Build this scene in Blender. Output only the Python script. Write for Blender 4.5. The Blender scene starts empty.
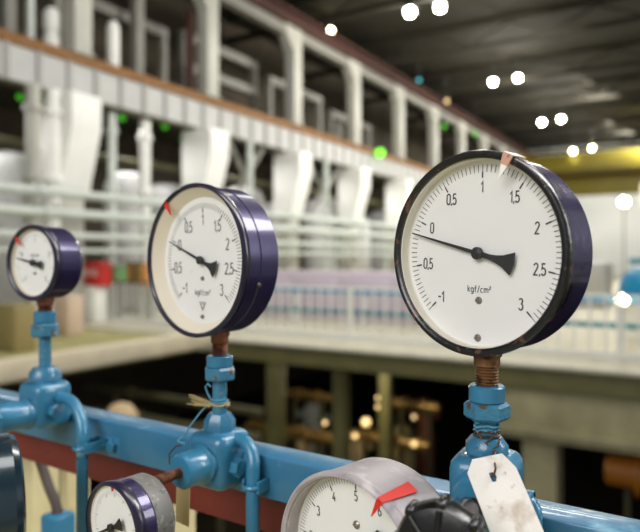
import bpy, bmesh, math, random
from math import sin, cos, pi, radians
from mathutils import Vector, Matrix
random.seed(4)
S = bpy.context.scene
COL = S.collection
EYE = 1.6                                   # camera height above the decks

# ------------------------------------------------------------------ materials
def lin(c):
    return tuple(((v / 255) / 12.92 if v / 255 <= .04045 else ((v / 255 + .055) / 1.055) ** 2.4) for v in c) + (1,)

def mat(name, rgb, rough=.5, metal=0, wear=None, wscale=40, wthr=.62, soft=.04, bump=0, bscale=200, vary=.08, vscale=12, coat=0, spec=.5):
    m = bpy.data.materials.new(name); m.use_nodes = True
    nt = m.node_tree; N = nt.nodes; L = nt.links
    b = N['Principled BSDF']
    b.inputs['Roughness'].default_value = rough; b.inputs['Metallic'].default_value = metal
    b.inputs['Coat Weight'].default_value = coat; b.inputs['Specular IOR Level'].default_value = spec
    tc = N.new('ShaderNodeTexCoord')
    c = lin(rgb)
    nz = N.new('ShaderNodeTexNoise'); nz.inputs['Scale'].default_value = vscale; nz.inputs['Detail'].default_value = 5
    L.new(tc.outputs['Object'], nz.inputs['Vector'])
    r = N.new('ShaderNodeValToRGB')
    r.color_ramp.elements[0].position = .3; r.color_ramp.elements[1].position = .7
    r.color_ramp.elements[0].color = tuple(v * (1 - vary) for v in c[:3]) + (1,)
    r.color_ramp.elements[1].color = tuple(min(1, v * (1 + vary)) for v in c[:3]) + (1,)
    L.new(nz.outputs['Fac'], r.inputs['Fac'])
    out = r.outputs['Color']
    if wear:
        for i, (wc, sc, th) in enumerate([(wear, wscale, wthr)] if isinstance(wear[0], int) else wear):
            n2 = N.new('ShaderNodeTexNoise'); n2.inputs['Scale'].default_value = sc; n2.inputs['Detail'].default_value = 6
            mp = N.new('ShaderNodeMapping'); mp.inputs['Location'].default_value = (3.1 * i + 1, i * 7.7, 2.2)
            L.new(tc.outputs['Object'], mp.inputs['Vector']); L.new(mp.outputs['Vector'], n2.inputs['Vector'])
            r2 = N.new('ShaderNodeValToRGB')
            r2.color_ramp.elements[0].position = th; r2.color_ramp.elements[1].position = th + soft
            L.new(n2.outputs['Fac'], r2.inputs['Fac'])
            mx = N.new('ShaderNodeMix'); mx.data_type = 'RGBA'
            L.new(r2.outputs['Color'], mx.inputs['Factor'])
            L.new(out, mx.inputs['A']); mx.inputs['B'].default_value = lin(wc)
            out = mx.outputs['Result']
    L.new(out, b.inputs['Base Color'])
    if bump:
        n3 = N.new('ShaderNodeTexNoise'); n3.inputs['Scale'].default_value = bscale; n3.inputs['Detail'].default_value = 4
        L.new(tc.outputs['Object'], n3.inputs['Vector'])
        bp = N.new('ShaderNodeBump'); bp.inputs['Strength'].default_value = bump; bp.inputs['Distance'].default_value = .002
        L.new(n3.outputs['Fac'], bp.inputs['Height']); L.new(bp.outputs['Normal'], b.inputs['Normal'])
    return m

def emit(name, rgb, strength):
    m = bpy.data.materials.new(name); m.use_nodes = True
    b = m.node_tree.nodes['Principled BSDF']
    b.inputs['Base Color'].default_value = lin(rgb)
    b.inputs['Emission Color'].default_value = lin(rgb); b.inputs['Emission Strength'].default_value = strength
    return m

def glass_mat():
    m = bpy.data.materials.new('gauge_glass'); m.use_nodes = True
    nt = m.node_tree; N = nt.nodes; L = nt.links
    N.remove(N['Principled BSDF'])
    t = N.new('ShaderNodeBsdfTransparent'); t.inputs['Color'].default_value = (.985, .985, .98, 1)
    g = N.new('ShaderNodeBsdfGlossy'); g.inputs['Roughness'].default_value = .03
    mx = N.new('ShaderNodeMixShader')
    mx.inputs['Fac'].default_value = .035; L.new(t.outputs['BSDF'], mx.inputs[1]); L.new(g.outputs['BSDF'], mx.inputs[2])
    L.new(mx.outputs['Shader'], N['Material Output'].inputs['Surface'])
    return m

X = dict(
    blue=mat('blue_paint', (46, 112, 144), .36, coat=.35, wear=[((60, 42, 30), 55, .68), ((110, 160, 180), 18, .66)], soft=.05, bump=.25, bscale=150, vary=.14, vscale=20),
    bluechip=mat('chipped_blue_paint', (52, 118, 146), .4, coat=.2, wear=[((86, 66, 52), 100, .565), ((140, 140, 126), 130, .64)], soft=.04, bump=.5, bscale=260, vary=.15),
    beamblue=mat('beam_blue_paint', (48, 104, 136), .34, coat=.35, wear=[((40, 70, 84), 40, .72), ((125, 170, 186), 14, .64)], soft=.08, bump=.15, bscale=90, vary=.1, vscale=9),
    redbar=mat('oxide_red_paint', (108, 36, 27), .55, vary=.15, wear=(58, 30, 24), wscale=22, wthr=.64, soft=.1),
    purple=mat('purple_enamel', (48, 40, 78), .3, .35, vary=.1, vscale=30, coat=.4),
    purpledark=mat('worn_glinted_purple_enamel', (48, 40, 76), .26, .3, wear=[((24, 18, 24), 22, .54), ((150, 140, 172), 70, .70), ((176, 120, 118), 45, .72)], soft=.05, vary=.2, vscale=25, coat=.4, bump=.5, bscale=45),  # lavender patches paint in gloss reflections; the chips are wear
    bezelblack=mat('chipped_black_bezel', (13, 12, 14), .32, wear=[((84, 54, 44), 110, .575), ((160, 125, 110), 210, .70)], soft=.04, bump=.3, coat=.3),
    bezeldark=mat('dark_bezel', (30, 24, 46), .3, vary=.1, coat=.3),
    cream=mat('cream_enamel', (232, 226, 212), .45, vary=.03),
    ivory=mat('ivory_enamel', (236, 225, 206), .45, vary=.04),
    dial=mat('dial_white', (236, 234, 233), .5, vary=.015, vscale=25, wear=(214, 206, 190), wscale=60, wthr=.72, soft=.08),
    ink=mat('black_ink', (38, 36, 36), .6, vary=.05),
    greyink=mat('grey_ink', (120, 116, 110), .6),
    black=mat('pointer_black', (28, 27, 28), .45),
    steel=mat('screw_steel', (150, 142, 132), .35, .8, bump=.1),
    brass=mat('dirty_brass', (120, 84, 52), .5, .5, wear=[((70, 48, 34), 80, .52), ((176, 130, 84), 120, .66)], bump=.5, bscale=300),
    copper=mat('brown_copper', (134, 82, 54), .5, .35, wear=(84, 52, 38), wscale=70, wthr=.56, bump=.3),
    rust=mat('rust', (112, 66, 38), .8, wear=[((62, 38, 26), 90, .5), ((190, 160, 130), 140, .66)], bump=.8, bscale=300),
    red=mat('red_marker', (206, 40, 30), .4, vary=.05),
    coral=mat('red_paint_strip', (222, 66, 58), .45, vary=.06),
    pinkpaint=mat('copper_clip', (206, 160, 138), .45, .2, wear=(150, 92, 70), wscale=120, wthr=.6),
    white=mat('white_marker', (238, 234, 228), .5),
    tag=mat('dirty_tag', (224, 218, 210), .6, wear=[((186, 172, 156), 40, .5), ((128, 104, 84), 95, .63)], soft=.14, bump=.35, bscale=90, vary=.06),
    tagtan=mat('tan_tag', (178, 156, 112), .7, wear=(226, 216, 190), wscale=120, wthr=.66),
    wire=mat('rusty_wire', (92, 70, 52), .5, .6),
    bluewire=mat('painted_wire', (78, 138, 164), .5),
    straw=mat('straw_twine', (170, 152, 104), .8),
    mauve=mat('grey_mauve_paint', (172, 164, 166), .42, .1, wear=[((196, 188, 188), 60, .58), ((106, 94, 110), 22, .64)], soft=.12, bump=.2, vary=.1),
    teal=mat('dark_teal_enamel', (34, 52, 62), .22, .2, vary=.15, coat=.5),
    speckle=mat('speckled_grey', (104, 102, 98), .5, .1, wear=[((128, 128, 126), 200, .58), ((84, 80, 82), 150, .6), ((128, 200, 92), 75, .70)], soft=.04),
    bakelite=mat('black_bakelite', (16, 15, 15), .28, vary=.2, wear=(60, 48, 34), wscale=40, wthr=.66, soft=.2, bump=.1),
    chip=mat('worn_black_metal', (120, 116, 112), .35, .7, wear=(24, 22, 22), wscale=200, wthr=.5),
    pale=mat('pale_painted_steel', (178, 177, 167), .5, vary=.06, vscale=2),
    palepanel=mat('pale_grey_panel', (184, 184, 182), .6, vary=.06, vscale=1.5, wear=(150, 140, 124), wscale=3, wthr=.66, soft=.12),
    greyrib=mat('grey_rib_paint', (158, 158, 154), .6),
    whitep=mat('white_paint', (238, 238, 232), .5, vary=.04, vscale=2),
    rail=mat('white_railing_paint', (236, 236, 230), .5, vary=.03),
    orange=mat('rusty_orange_paint', (128, 88, 40), .7, vary=.2, vscale=3, wear=(96, 64, 30), wscale=4, wthr=.6, soft=.1),
    oxide=mat('red_brown_steel', (84, 52, 44), .7, vary=.2, vscale=2),
    greypaint=mat('grey_painted_steel', (128, 126, 118), .6, vary=.1, vscale=2),
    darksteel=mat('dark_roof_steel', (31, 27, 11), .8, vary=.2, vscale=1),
    olive=mat('olive_paint', (100, 96, 56), .6, vary=.15, vscale=3),
    olivedark=mat('dark_olive_paint', (70, 66, 38), .7, vary=.2, vscale=3),
    mint=mat('pale_green_pipe_paint', (200, 207, 200), .5, vary=.06, vscale=3),
    yellow=mat('crane_yellow', (122, 110, 18), .5, vary=.08, vscale=1),
    yellowdark=mat('crane_ochre', (84, 66, 24), .6, vary=.1, vscale=1),
    deck=mat('pale_deck_concrete', (196, 191, 170), .7, vary=.1, vscale=3, wear=(150, 146, 100), wscale=2, wthr=.6, soft=.15),
    deckgreen=mat('olive_deck_paint', (160, 154, 100), .7, vary=.15, vscale=2, wear=(196, 190, 150), wscale=3, wthr=.58, soft=.1),
    curb=mat('beige_curb', (212, 200, 172), .7, vary=.08, vscale=3),
    concrete=mat('brown_grey_concrete', (160, 153, 116), .8, vary=.2, vscale=2.5),
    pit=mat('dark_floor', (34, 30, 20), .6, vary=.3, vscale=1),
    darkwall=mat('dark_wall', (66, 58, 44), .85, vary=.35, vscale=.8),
    endwall=mat('grey_wall', (226, 228, 224), .8, vary=.06, vscale=.4),
    pink=mat('pinkish_white_panel', (206, 192, 204), .5, vary=.04),
    sky=mat('sky_blue_pipe_paint', (64, 142, 190), .45, vary=.06),
    tealpipe=mat('teal_pipe_paint', (24, 116, 138), .45, vary=.06),
    tbblue=mat('turbine_blue', (20, 124, 170), .4, vary=.05),
    gold=mat('brass_fitting', (150, 122, 72), .35, .6, vary=.2, vscale=4),
    ochre=mat('ochre_pipe_paint', (184, 112, 26), .5, vary=.15, vscale=3),
    tan=mat('tan_paint', (196, 170, 128), .6, vary=.08),
    khaki=mat('khaki_box_paint', (150, 136, 88), .6, vary=.08),
    beige=mat('pinkish_beige_paint', (208, 184, 162), .6, vary=.05),
    firered=mat('fire_red', (196, 44, 38), .5),
    green=mat('leaf_green_paint', (116, 156, 104), .5),
    orangebox=mat('orange_paint', (196, 140, 80), .5),
    creampost=mat('cream_post_paint', (196, 184, 140), .6, vary=.1, vscale=8, wear=(120, 104, 70), wscale=9, wthr=.62, soft=.1),
    hose=mat('dark_brown_hose', (62, 50, 42), .6),
    lampbody=mat('lamp_body', (90, 92, 92), .5, .3),
    bulb=emit('lamp_glow', (255, 250, 235), 60),
    bulbwarm=emit('warm_lamp_glow', (255, 232, 180), 40),
    goldglow=emit('gold_glow', (255, 218, 150), 1.6),  # shared by the amber signal lamp and the added pit glints
    bulbgreen=emit('green_lamp_glow', (76, 190, 36), .55), bulbbright=emit('bright_green_glow', (110, 225, 50), 2.2),
    bulbteal=emit('teal_lamp_glow', (80, 190, 200), 1.5),
    glass=glass_mat(),
)

# ------------------------------------------------------------------ mesh builder
class MB:
    def __init__(s): s.bm = bmesh.new()
    def box(s, x0, x1, y0, y1, z0, z1, bev=0, seg=2):
        r = bmesh.ops.create_cube(s.bm, size=1)
        vs = r['verts']
        for v in vs:
            v.co = Vector(((x0 + x1) / 2 + v.co.x * (x1 - x0), (y0 + y1) / 2 + v.co.y * (y1 - y0), (z0 + z1) / 2 + v.co.z * (z1 - z0)))
        if bev:
            es = list({e for v in vs for e in v.link_edges})
            bmesh.ops.bevel(s.bm, geom=es, offset=bev, segments=seg, affect='EDGES', profile=.5)
        return s
    def lathe(s, prof, axis='y', o=(0, 0, 0), seg=64, star=None):
        """prof: (radius, along-axis) pairs, turned round the axis through o"""
        o = Vector(o); rings = []
        def P(r, h, a):
            if star: r = r * star(a)
            c, d = r * cos(a), r * sin(a)
            return o + Vector({'y': (c, h, d), 'z': (c, d, h), 'x': (h, c, d)}[axis])
        for r, h in prof:
            if r < 1e-7: rings.append([s.bm.verts.new(P(0, h, 0))])
            else: rings.append([s.bm.verts.new(P(r, h, 2 * pi * i / seg)) for i in range(seg)])
        for A, B in zip(rings, rings[1:]):
            for i in range(seg):
                j = (i + 1) % seg
                if len(A) == 1 and len(B) == 1: continue
                if len(A) == 1: s.bm.faces.new((A[0], B[i], B[j]))
                elif len(B) == 1: s.bm.faces.new((A[i], A[j], B[0]))
                else: s.bm.faces.new((A[i], A[j], B[j], B[i]))
        return s
    def cyl(s, r, h0, h1, axis='z', o=(0, 0, 0), seg=32, bev=0):
        b = bev
        pr = [(0, h0), (r - b, h0), (r, h0 + b), (r, h1 - b), (r - b, h1), (0, h1)] if b else [(0, h0), (r, h0), (r, h1), (0, h1)]
        return s.lathe(pr, axis, o, seg)
    def hexa(s, r, h0, h1, axis='z', o=(0, 0, 0), rot=0):
        b = min(.12 * r, (h1 - h0) * .2)
        star = lambda a: 1
        n = 6; o = Vector(o)
        pr = [(0, h0), (r - b, h0), (r, h0 + b), (r, h1 - b), (r - b, h1), (0, h1)]
        rings = []
        for rr, h in pr:
            k = [0] if rr == 0 else range(n)
            ring = []
            for i in k:
                a = 2 * pi * i / n + rot; c, d = rr * cos(a), rr * sin(a)
                ring.append(s.bm.verts.new(o + Vector({'y': (c, h, d), 'z': (c, d, h), 'x': (h, c, d)}[axis])))
            rings.append(ring)
        for A, B in zip(rings, rings[1:]):
            for i in range(n):
                j = (i + 1) % n
                if len(A) == 1: s.bm.faces.new((A[0], B[i], B[j]))
                elif len(B) == 1: s.bm.faces.new((A[i], A[j], B[0]))
                else: s.bm.faces.new((A[i], A[j], B[j], B[i]))
        return s
    def tube(s, pts, r, seg=12, rfun=None):
        pts = [Vector(p) for p in pts]; n = len(pts)
        T = [(pts[min(i + 1, n - 1)] - pts[max(i - 1, 0)]).normalized() for i in range(n)]
        up = Vector((0, 0, 1)) if abs(T[0].z) < .9 else Vector((1, 0, 0))
        N = T[0].cross(up).normalized(); rings = []
        for i in range(n):
            N = (N - T[i] * N.dot(T[i])).normalized(); B = T[i].cross(N)
            rr = rfun(i / (n - 1)) if rfun else r
            rings.append([s.bm.verts.new(pts[i] + (N * cos(2 * pi * k / seg) + B * sin(2 * pi * k / seg)) * rr) for k in range(seg)])
        for A, B in zip(rings, rings[1:]):
            for k in range(seg):
                j = (k + 1) % seg
                s.bm.faces.new((A[k], A[j], B[j], B[k]))
        s.bm.faces.new(rings[0]); s.bm.faces.new(rings[-1])
        return s
    def beam(s, p, q, w, h):
        """rectangular bar from p to q"""
        p, q = Vector(p), Vector(q); t = (q - p).normalized()
        up = Vector((0, 0, 1)) if abs(t.z) < .95 else Vector((0, 1, 0))
        a = t.cross(up).normalized(); b = a.cross(t).normalized()
        vs = [[s.bm.verts.new(c + a * (i * w / 2) + b * (j * h / 2)) for i, j in ((-1, -1), (1, -1), (1, 1), (-1, 1))] for c in (p, q)]
        A, B = vs
        for k in range(4):
            j = (k + 1) % 4; s.bm.faces.new((A[k], A[j], B[j], B[k]))
        s.bm.faces.new(A); s.bm.faces.new(B)
        return s
    def prism(s, poly, plane, d0, d1):
        """polygon in a plane ('xz','yz','xy') extruded along the remaining axis from d0 to d1"""
        f = {'xz': lambda u, v, d: (u, d, v), 'yz': lambda u, v, d: (d, u, v), 'xy': lambda u, v, d: (u, v, d)}[plane]
        A = [s.bm.verts.new(f(u, v, d0)) for u, v in poly]; B = [s.bm.verts.new(f(u, v, d1)) for u, v in poly]
        n = len(poly)
        for i in range(n):
            j = (i + 1) % n; s.bm.faces.new((A[i], A[j], B[j], B[i]))
        s.bm.faces.new(A); s.bm.faces.new(B)
        return s
    def ribbon(s, pts, w, y, th=.00012):
        """thin printed stroke in the local xz plane"""
        pts = [Vector((p[0], p[1])) for p in pts]
        closed = (pts[0] - pts[-1]).length < 1e-6
        n = len(pts); L, R = [], []
        for i in range(n):
            a = pts[i - 1] if i > 0 else (pts[-2] if closed else None)
            b = pts[i + 1] if i < n - 1 else (pts[1] if closed else None)
            d1 = (pts[i] - a).normalized() if a is not None else None
            d2 = (b - pts[i]).normalized() if b is not None else None
            d = ((d1 or d2) + (d2 or d1)); d = d.normalized() if d.length > 1e-6 else (d1 or d2)
            nn = Vector((-d.y, d.x)); k = 1
            if d1 is not None and d2 is not None:
                k = 1 / max(.5, nn.dot(Vector((-d1.y, d1.x))))
            L.append(pts[i] + nn * w / 2 * k); R.append(pts[i] - nn * w / 2 * k)
        for yy in (y,):
            lv = [s.bm.verts.new((p.x, yy, p.y)) for p in L]; rv = [s.bm.verts.new((p.x, yy, p.y)) for p in R]
            for i in range(n - 1): s.bm.faces.new((lv[i], lv[i + 1], rv[i + 1], rv[i]))
        return s
    def rot(s, M):
        bmesh.ops.transform(s.bm, matrix=M, verts=s.bm.verts[:]); return s
    def build(s, name, m, parent=None, loc=(0, 0, 0), rz=0, sharp=38):
        bmesh.ops.recalc_face_normals(s.bm, faces=s.bm.faces[:])
        me = bpy.data.meshes.new(name); s.bm.to_mesh(me); s.bm.free()
        for p in me.polygons: p.use_smooth = True
        me.set_sharp_from_angle(angle=radians(sharp))
        me.materials.append(m)
        o = bpy.data.objects.new(name, me); COL.objects.link(o)
        o.location = loc; o.rotation_euler = (0, 0, rz)
        if parent: o.parent = parent
        return o

def tag(o, label, cat, group=None, kind=None):
    if label: o['label'] = label
    if cat: o['category'] = cat
    if group: o['group'] = group
    if kind: o['kind'] = kind
    return o

def thing(name, label, cat, loc, rz=0, group=None):
    o = bpy.data.objects.new(name, None); COL.objects.link(o); o.empty_display_size = .02
    o.location = loc; o.rotation_euler = (0, 0, rz)
    return tag(o, label, cat, group)

def struct(o):
    o['kind'] = 'structure'; return o

# ------------------------------------------------------------------ stroke lettering for the dials
def arc(cx, cy, rx, ry, a0, a1, n=12):
    return [(cx + rx * cos(radians(a0 + (a1 - a0) * i / n)), cy + ry * sin(radians(a0 + (a1 - a0) * i / n))) for i in range(n + 1)]
G = {
    '0': (.44, [arc(.22, .76, .22, .24, 180, 0) + arc(.22, .24, .22, .24, 0, -180) + [(0, .76)]]),
    '1': (.24, [[(0, .72), (.2, 1), (.2, 0)]]),
    '2': (.46, [arc(.22, .77, .21, .23, 170, -25) + [(0, 0), (.45, 0)]]),
    '3': (.46, [arc(.21, .77, .19, .23, 155, -80), arc(.21, .27, .23, .28, 82, -155)]),
    '4': (.48, [[(.28, 1), (0, .27), (.46, .27)], [(.34, .55), (.34, 0)]]),
    '5': (.44, [[(.4, 1), (.06, 1), (.03, .54)] + arc(.19, .31, .23, .31, 122, -150)]),
    '6': (.46, [[(.32, 1), (.02, .4)] + arc(.22, .27, .22, .27, 160, 540, 20)]),
    '7': (.44, [[(0, 1), (.44, 1), (.14, 0)]]),
    '8': (.46, [arc(.22, .76, .18, .24, -90, 270, 18), arc(.22, .26, .22, .26, 90, 450, 18)]),
    '9': (.46, [[(.12, 0), (.42, .6)] + arc(.22, .73, .22, .27, -20, 340, 20)]),
    ',': (.1, [[(.07, .1), (.02, -.13)]]),
    '-': (.4, [[(0, .48), (.38, .48)]]),
    'k': (.34, [[(0, 0), (0, 1)], [(.32, .66), (0, .3)], [(.1, .4), (.34, 0)]]),
    'g': (.42, [arc(.2, .33, .2, .33, 0, 360, 16), [(.4, .66), (.4, -.1)] + arc(.2, -.1, .2, .18, 0, -150, 8)]),
    'f': (.28, [[(.28, .98), (.16, .96), (.1, .84), (.1, 0)], [(-.04, .64), (.3, .64)]]),
    '/': (.32, [[(0, -.06), (.3, 1.05)]]),
    'c': (.38, [arc(.2, .33, .2, .33, 50, 310, 14)]),
    'm': (.64, [[(0, 0), (0, .66)], [(0, .45)] + arc(.15, .46, .15, .2, 170, 0, 8) + [(.3, 0)], [(.3, .45)] + arc(.46, .46, .16, .2, 170, 0, 8) + [(.62, 0)]]),
    's': (.24, [[(x * .5, .55 + y * .45) for x, y in arc(.22, .77, .21, .23, 170, -25) + [(0, 0), (.45, 0)]]]),
}
def write(mb, text, cx, cz, h, w, y, gap=.15, squeeze=1):
    tot = sum(G[c][0] for c in text) + gap * (len(text) - 1)
    x = -tot / 2
    for c in text:
        for st in G[c][1]:
            mb.ribbon([(cx + (x + px) * h * squeeze, cz + (pz - .5) * h) for px, pz in st], w, y)
        x += G[c][0] + gap

# ------------------------------------------------------------------ pressure gauge
def gauge(label, face, yaw, R, depth, case_prof, mats, vmin, vmax, step_major, n_minor, labels, pointer, numr, numh, tick, dialr, dial_y,
          stem_z, front_frac=.5, unit=None, screws=(), roll=0, marker=None, hubr=.005, ptip=.0655, tail=.030, stem_r=.0095, ink_w=.001, logo=False, clipscrew=None, stem_mat='brass', name='pressure_gauge', sweep=270, bezel_t=.007, fan=.009, thread=True):
    """face: world position of the middle of the bezel's front; the gauge faces (-sin yaw, -cos yaw)"""
    fx, fy, fz = face
    yf = -depth * front_frac                               # bezel front in local y, stem axis at 0
    wx, wy = fx - sin(yaw) * yf, fy - cos(yaw) * yf
    g = thing(name, label, 'pressure gauge', (wx, wy, stem_z + EYE), -yaw, 'pressure gauges on the blue pipework')
    L = fz - stem_z
    O = (0, yf, L)
    def put(mb, nm, m, par=g, sharp=38): return mb.build(nm, X[m], par, sharp=sharp)
    def turned(mb):                                        # dial graphics turned by roll
        mb.rot(Matrix.Translation(Vector(O)) @ Matrix.Rotation(roll, 4, 'Y')); return mb
    # body
    put(MB().lathe([(r * R, d * depth) for r, d in case_prof], 'y', O, 96), 'case', mats['case'], sharp=14)
    if 'back' in mats:
        put(MB().lathe([(r * R, d * depth) for r, d in mats['backprof']], 'y', O, 96), 'rear_case', mats['back'])
    bt = bezel_t; bi = R - bt
    put(MB().lathe([(R * .985, .010), (R, .007), (R, .002), (R - .0012, .0004), (R - .003, 0), (bi + .0015, .0004), (bi, .002), (bi, .0045), (bi + .001, .010), (R * .985, .010)], 'y', O, 96), 'bezel', mats['bezel'])
    put(MB().lathe([(bi + .0005, .0042), (bi - .001, .0042), (dialr + .0012, dial_y - .001), (dialr, dial_y + .0006), (bi + .0005, dial_y + .0006), (bi + .0005, .0042)], 'y', O, 96), 'inner_ring', mats['ring'])
    put(MB().lathe([(0, dial_y), (dialr + .002, dial_y), (dialr + .002, dial_y + .001), (0, dial_y + .001)], 'y', O, 96), 'dial', 'dial')
    # scale
    yk = dial_y - .0003
    A = lambda v: radians(-sweep / 2 + sweep * (v - vmin) / (vmax - vmin))
    m = MB(); to, ti = tick
    for i in range(n_minor + 1):
        v = vmin + (vmax - vmin) * i / n_minor; a = A(v)
        major = abs((v - vmin) / step_major - round((v - vmin) / step_major)) < 1e-4
        r0 = ti - (to - ti) * .75 if major else ti
        m.ribbon([(sin(a) * r0, cos(a) * r0), (sin(a) * to, cos(a) * to)], ink_w * .45, yk)
        if major: m.ribbon([(sin(a) * r0, cos(a) * r0), (sin(a) * (ti + (to - ti) * .1), cos(a) * (ti + (to - ti) * .1))], ink_w * .95, yk - .0001)
    put(turned(m), 'scale_marks', 'ink')
    if labels:
        m = MB()
        for v, t in labels: write(m, t, sin(A(v)) * numr, cos(A(v)) * numr, numh, ink_w * .85, yk, squeeze=.86)
        put(turned(m), 'numerals', 'ink')
    if unit:
        m = MB(); write(m, 'kgf/cms', 0, unit[0], unit[1], ink_w * .5, yk, squeeze=1.08, gap=.2); put(turned(m), 'unit_lettering', 'ink')
    if logo:
        m = MB(); z = logo
        for s_ in (1, .62): m.ribbon([(0, z - .005 * s_), (-.005 * s_, z + .004 * s_), (.005 * s_, z + .004 * s_), (0, z - .005 * s_)], .0007, yk)
        put(turned(m), 'printed_emblem', 'greyink')
    for sz, sr in screws:
        m = MB(); m.lathe([(0, dial_y - .0022), (sr * .6, dial_y - .002), (sr, dial_y - .0008), (sr, dial_y)], 'y', (0, 0, sz), 24)
        m.box(-sr * .8, sr * .8, dial_y - .0024, dial_y - .0018, sz - sr * .12, sz + sr * .12)
        put(turned(m), 'dial_screw', 'steel')
    # pointer
    pa, py = pointer, dial_y - .0045
    m = MB()
    m.prism([(-.0016, 0), (-.00045, ptip), (.00045, ptip), (.0016, 0)], 'xz', py, py + .0009)
    hw = hubr * .42
    poly = [(hw, 0), (hw, -tail * .36), (hw * 1.35, -tail * .52), (hw * 2.1, -tail * .72), (fan, -tail), (0, -tail * 1.05), (-fan, -tail), (-hw * 2.1, -tail * .72), (-hw * 1.35, -tail * .52), (-hw, -tail * .36), (-hw, 0)]
    m.prism(poly, 'xz', py - .0002, py + .0009)
    m.rot(Matrix.Rotation(pa, 4, 'Y'))
    p_ = put(turned(m), 'pointer', 'black')
    m = MB().lathe([(0, py - .002), (hubr * .55, py - .002), (hubr * .75, py - .0014), (hubr, py - .0012), (hubr, py + .0012), (hubr * .4, py + .0012), (hubr * .4, dial_y)], 'y', (0, 0, 0), 32)
    put(turned(m), 'hub', 'black', p_)
    # glass
    put(MB().lathe([(0, .0028), (bi - .0004, .0028), (bi - .0004, .0038), (0, .0038)], 'y', O, 64), 'glass', 'glass')
    # marker
    if marker: marker(g, O, R, depth)
    if clipscrew:
        a, d = clipscrew
        put(MB().lathe([(0, -.0012), (.0018, -.001), (.0022, .002), (0, .002)], 'z', (0, 0, 0), 16).rot(Matrix.Translation(Vector(O)) @ Matrix.Rotation(a, 4, 'Y') @ Matrix.Translation((0, d, R * .985)) @ Matrix.Rotation(pi, 4, 'X')), 'case_screw', 'steel')
    # stem
    r = stem_r; top = L - R * .96
    if thread:
        prof = [(0, 0), (r * .9, 0)]
        k = 0; z = .001
        while z < top * .55:
            prof += [(r, z), (r * .86, z + .0012)]; z += .0024
        prof += [(r * 1.1, top * .58), (r * 1.1, top * .8), (r * 1.25, top * .85), (r * 1.25, top + .001), (0, top + .001)]
    else:
        prof = [(0, 0), (r, 0), (r, top - .02), (r * 1.2, top - .016), (r * 1.2, top + .006), (0, top + .006)]
    put(MB().lathe(prof, 'z', (0, 0, 0), 32), 'stem', stem_mat)
    return g

L270 = [(-1, '-1'), (-.5, '0,5'), (0, '0'), (.5, '0,5'), (1, '1'), (1.5, '1,5'), (2, '2'), (2.5, '2,5'), (3, '3')]

def radial_wedge(a, r0, r1, w0, w1, y0, y1, O):
    m = MB(); m.prism([(-w0 / 2, r0), (-w1 / 2, r1), (w1 / 2, r1), (w0 / 2, r0)], 'xz', y0, y1)
    m.rot(Matrix.Translation(Vector(O)) @ Matrix.Rotation(a, 4, 'Y')); return m
def marker_white(g, O, R, D):
    a = radians(25)
    m = radial_wedge(a, R * .90, R * 1.012, .0066, .0092, -.0012, .0002, O)
    k = m.build('marker_clip', X['pinkpaint'], g)
    radial_wedge(a, R * 1.003, R * 1.014, .0094, .0094, -.0008, .016, O).build('clip_tab', X['white'], k)
    radial_wedge(a, R * .76, R * .91, .0006, .0064, -.0010, 0.0, O).build('marker_tip', X['white'], k)
def marker_red(ang, r0, r1, w):
    def f(g, O, R, D):
        radial_wedge(radians(ang), R * r0, R * r1, .0008, w, .0008, .0022, O).build('marker', X['red'], g)
    return f
def marker_strip(g, O, R, D):
    a = radians(30)
    m = radial_wedge(a, R * .79, R * .99, .0006, .0056, -.0014, -.0004, O)
    k = m.build('marker', X['red'], g)
    # tail of the strip along the case side
    m = MB(); n = 6
    for i in range(n):
        pass
    m.prism([(-.0026, -.001), (.0026, -.001), (.0052, D * .62), (-.0052, D * .62)], 'xy', R * 1.0, R * 1.012)
    m.rot(Matrix.Translation(Vector(O)) @ Matrix.Rotation(a, 4, 'Y'))
    m.build('marker_band', X['coral'], k)

near = gauge('large sharp pressure gauge with chipped black bezel and white clip, above the white tag', (.1171, .4995, .0037), radians(48.2), .0805, .046,
      [(.985, .12), (.985, .22), (.968, .26), (.968, .9), (.94, .98), (.90, 1.0), (0, 1.0)], dict(case='purpledark', bezel='bezelblack', ring='cream'),
      -1, 3, .5, 80, L270, radians(-77),   .0527, .0085, (.0703, .0643), .0732, .0140, -.104, unit=(-.0285, .0052), screws=((-.0375, .003), (-.0675, .003)), roll=radians(2),
      marker=marker_white, tail=.032, fan=.0090, ink_w=.0013, ptip=.069, bezel_t=.0062)
mid = gauge('purple pressure gauge with red mark at upper left, middle of three upper gauges', (-.1355, .6735, -.0024), radians(40.7), .0815, .054,
      [(.97, .1), (.97, .42), (.955, .44), (.955, .48), (.965, .5), (.965, .93), (.93, 1.0), (0, 1.0)], dict(case='purple', bezel='bezeldark', ring='ivory'),
      -1, 3, .5, 80, L270, radians(-69), .0435, .0112, (.0615, .0555), .067, .0155, -.109, unit=(-.0345, .006), screws=((-.0195, .0024), (-.0605, .0024)),
      front_frac=.72, marker=marker_red(-37, .76, .955, .0065), tail=.026, fan=.0095, hubr=.0045, ptip=.058, ink_w=.0014, logo=-.049, clipscrew=(radians(108), .026), stem_mat='copper', bezel_t=.0045, stem_r=.0088)
far = gauge('small blurred purple pressure gauge at left edge of the row with red mark', (-.3792, .8369, -.0062), radians(28.7), .05, .046,
      [(.96, .1), (.96, .9), (.92, 1.0), (0, 1.0)], dict(case='purple', bezel='bezeldark', ring='ivory'),
      -1, 3, .5, 40, [(1, '1'), (0, '0'), (2, '2'), (3, '3'), (-1, '-1')], radians(-79), .029, .0055, (.0385, .0355), .0415, .008, -.074, unit=(.010, .004), screws=((-.014, .002),),
      marker=marker_red(-43, .62, .98, .006), tail=.017, fan=.006, hubr=.0045, ptip=.035, ink_w=.0008, bezel_t=.006, stem_r=.0095, stem_mat='copper')
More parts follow.
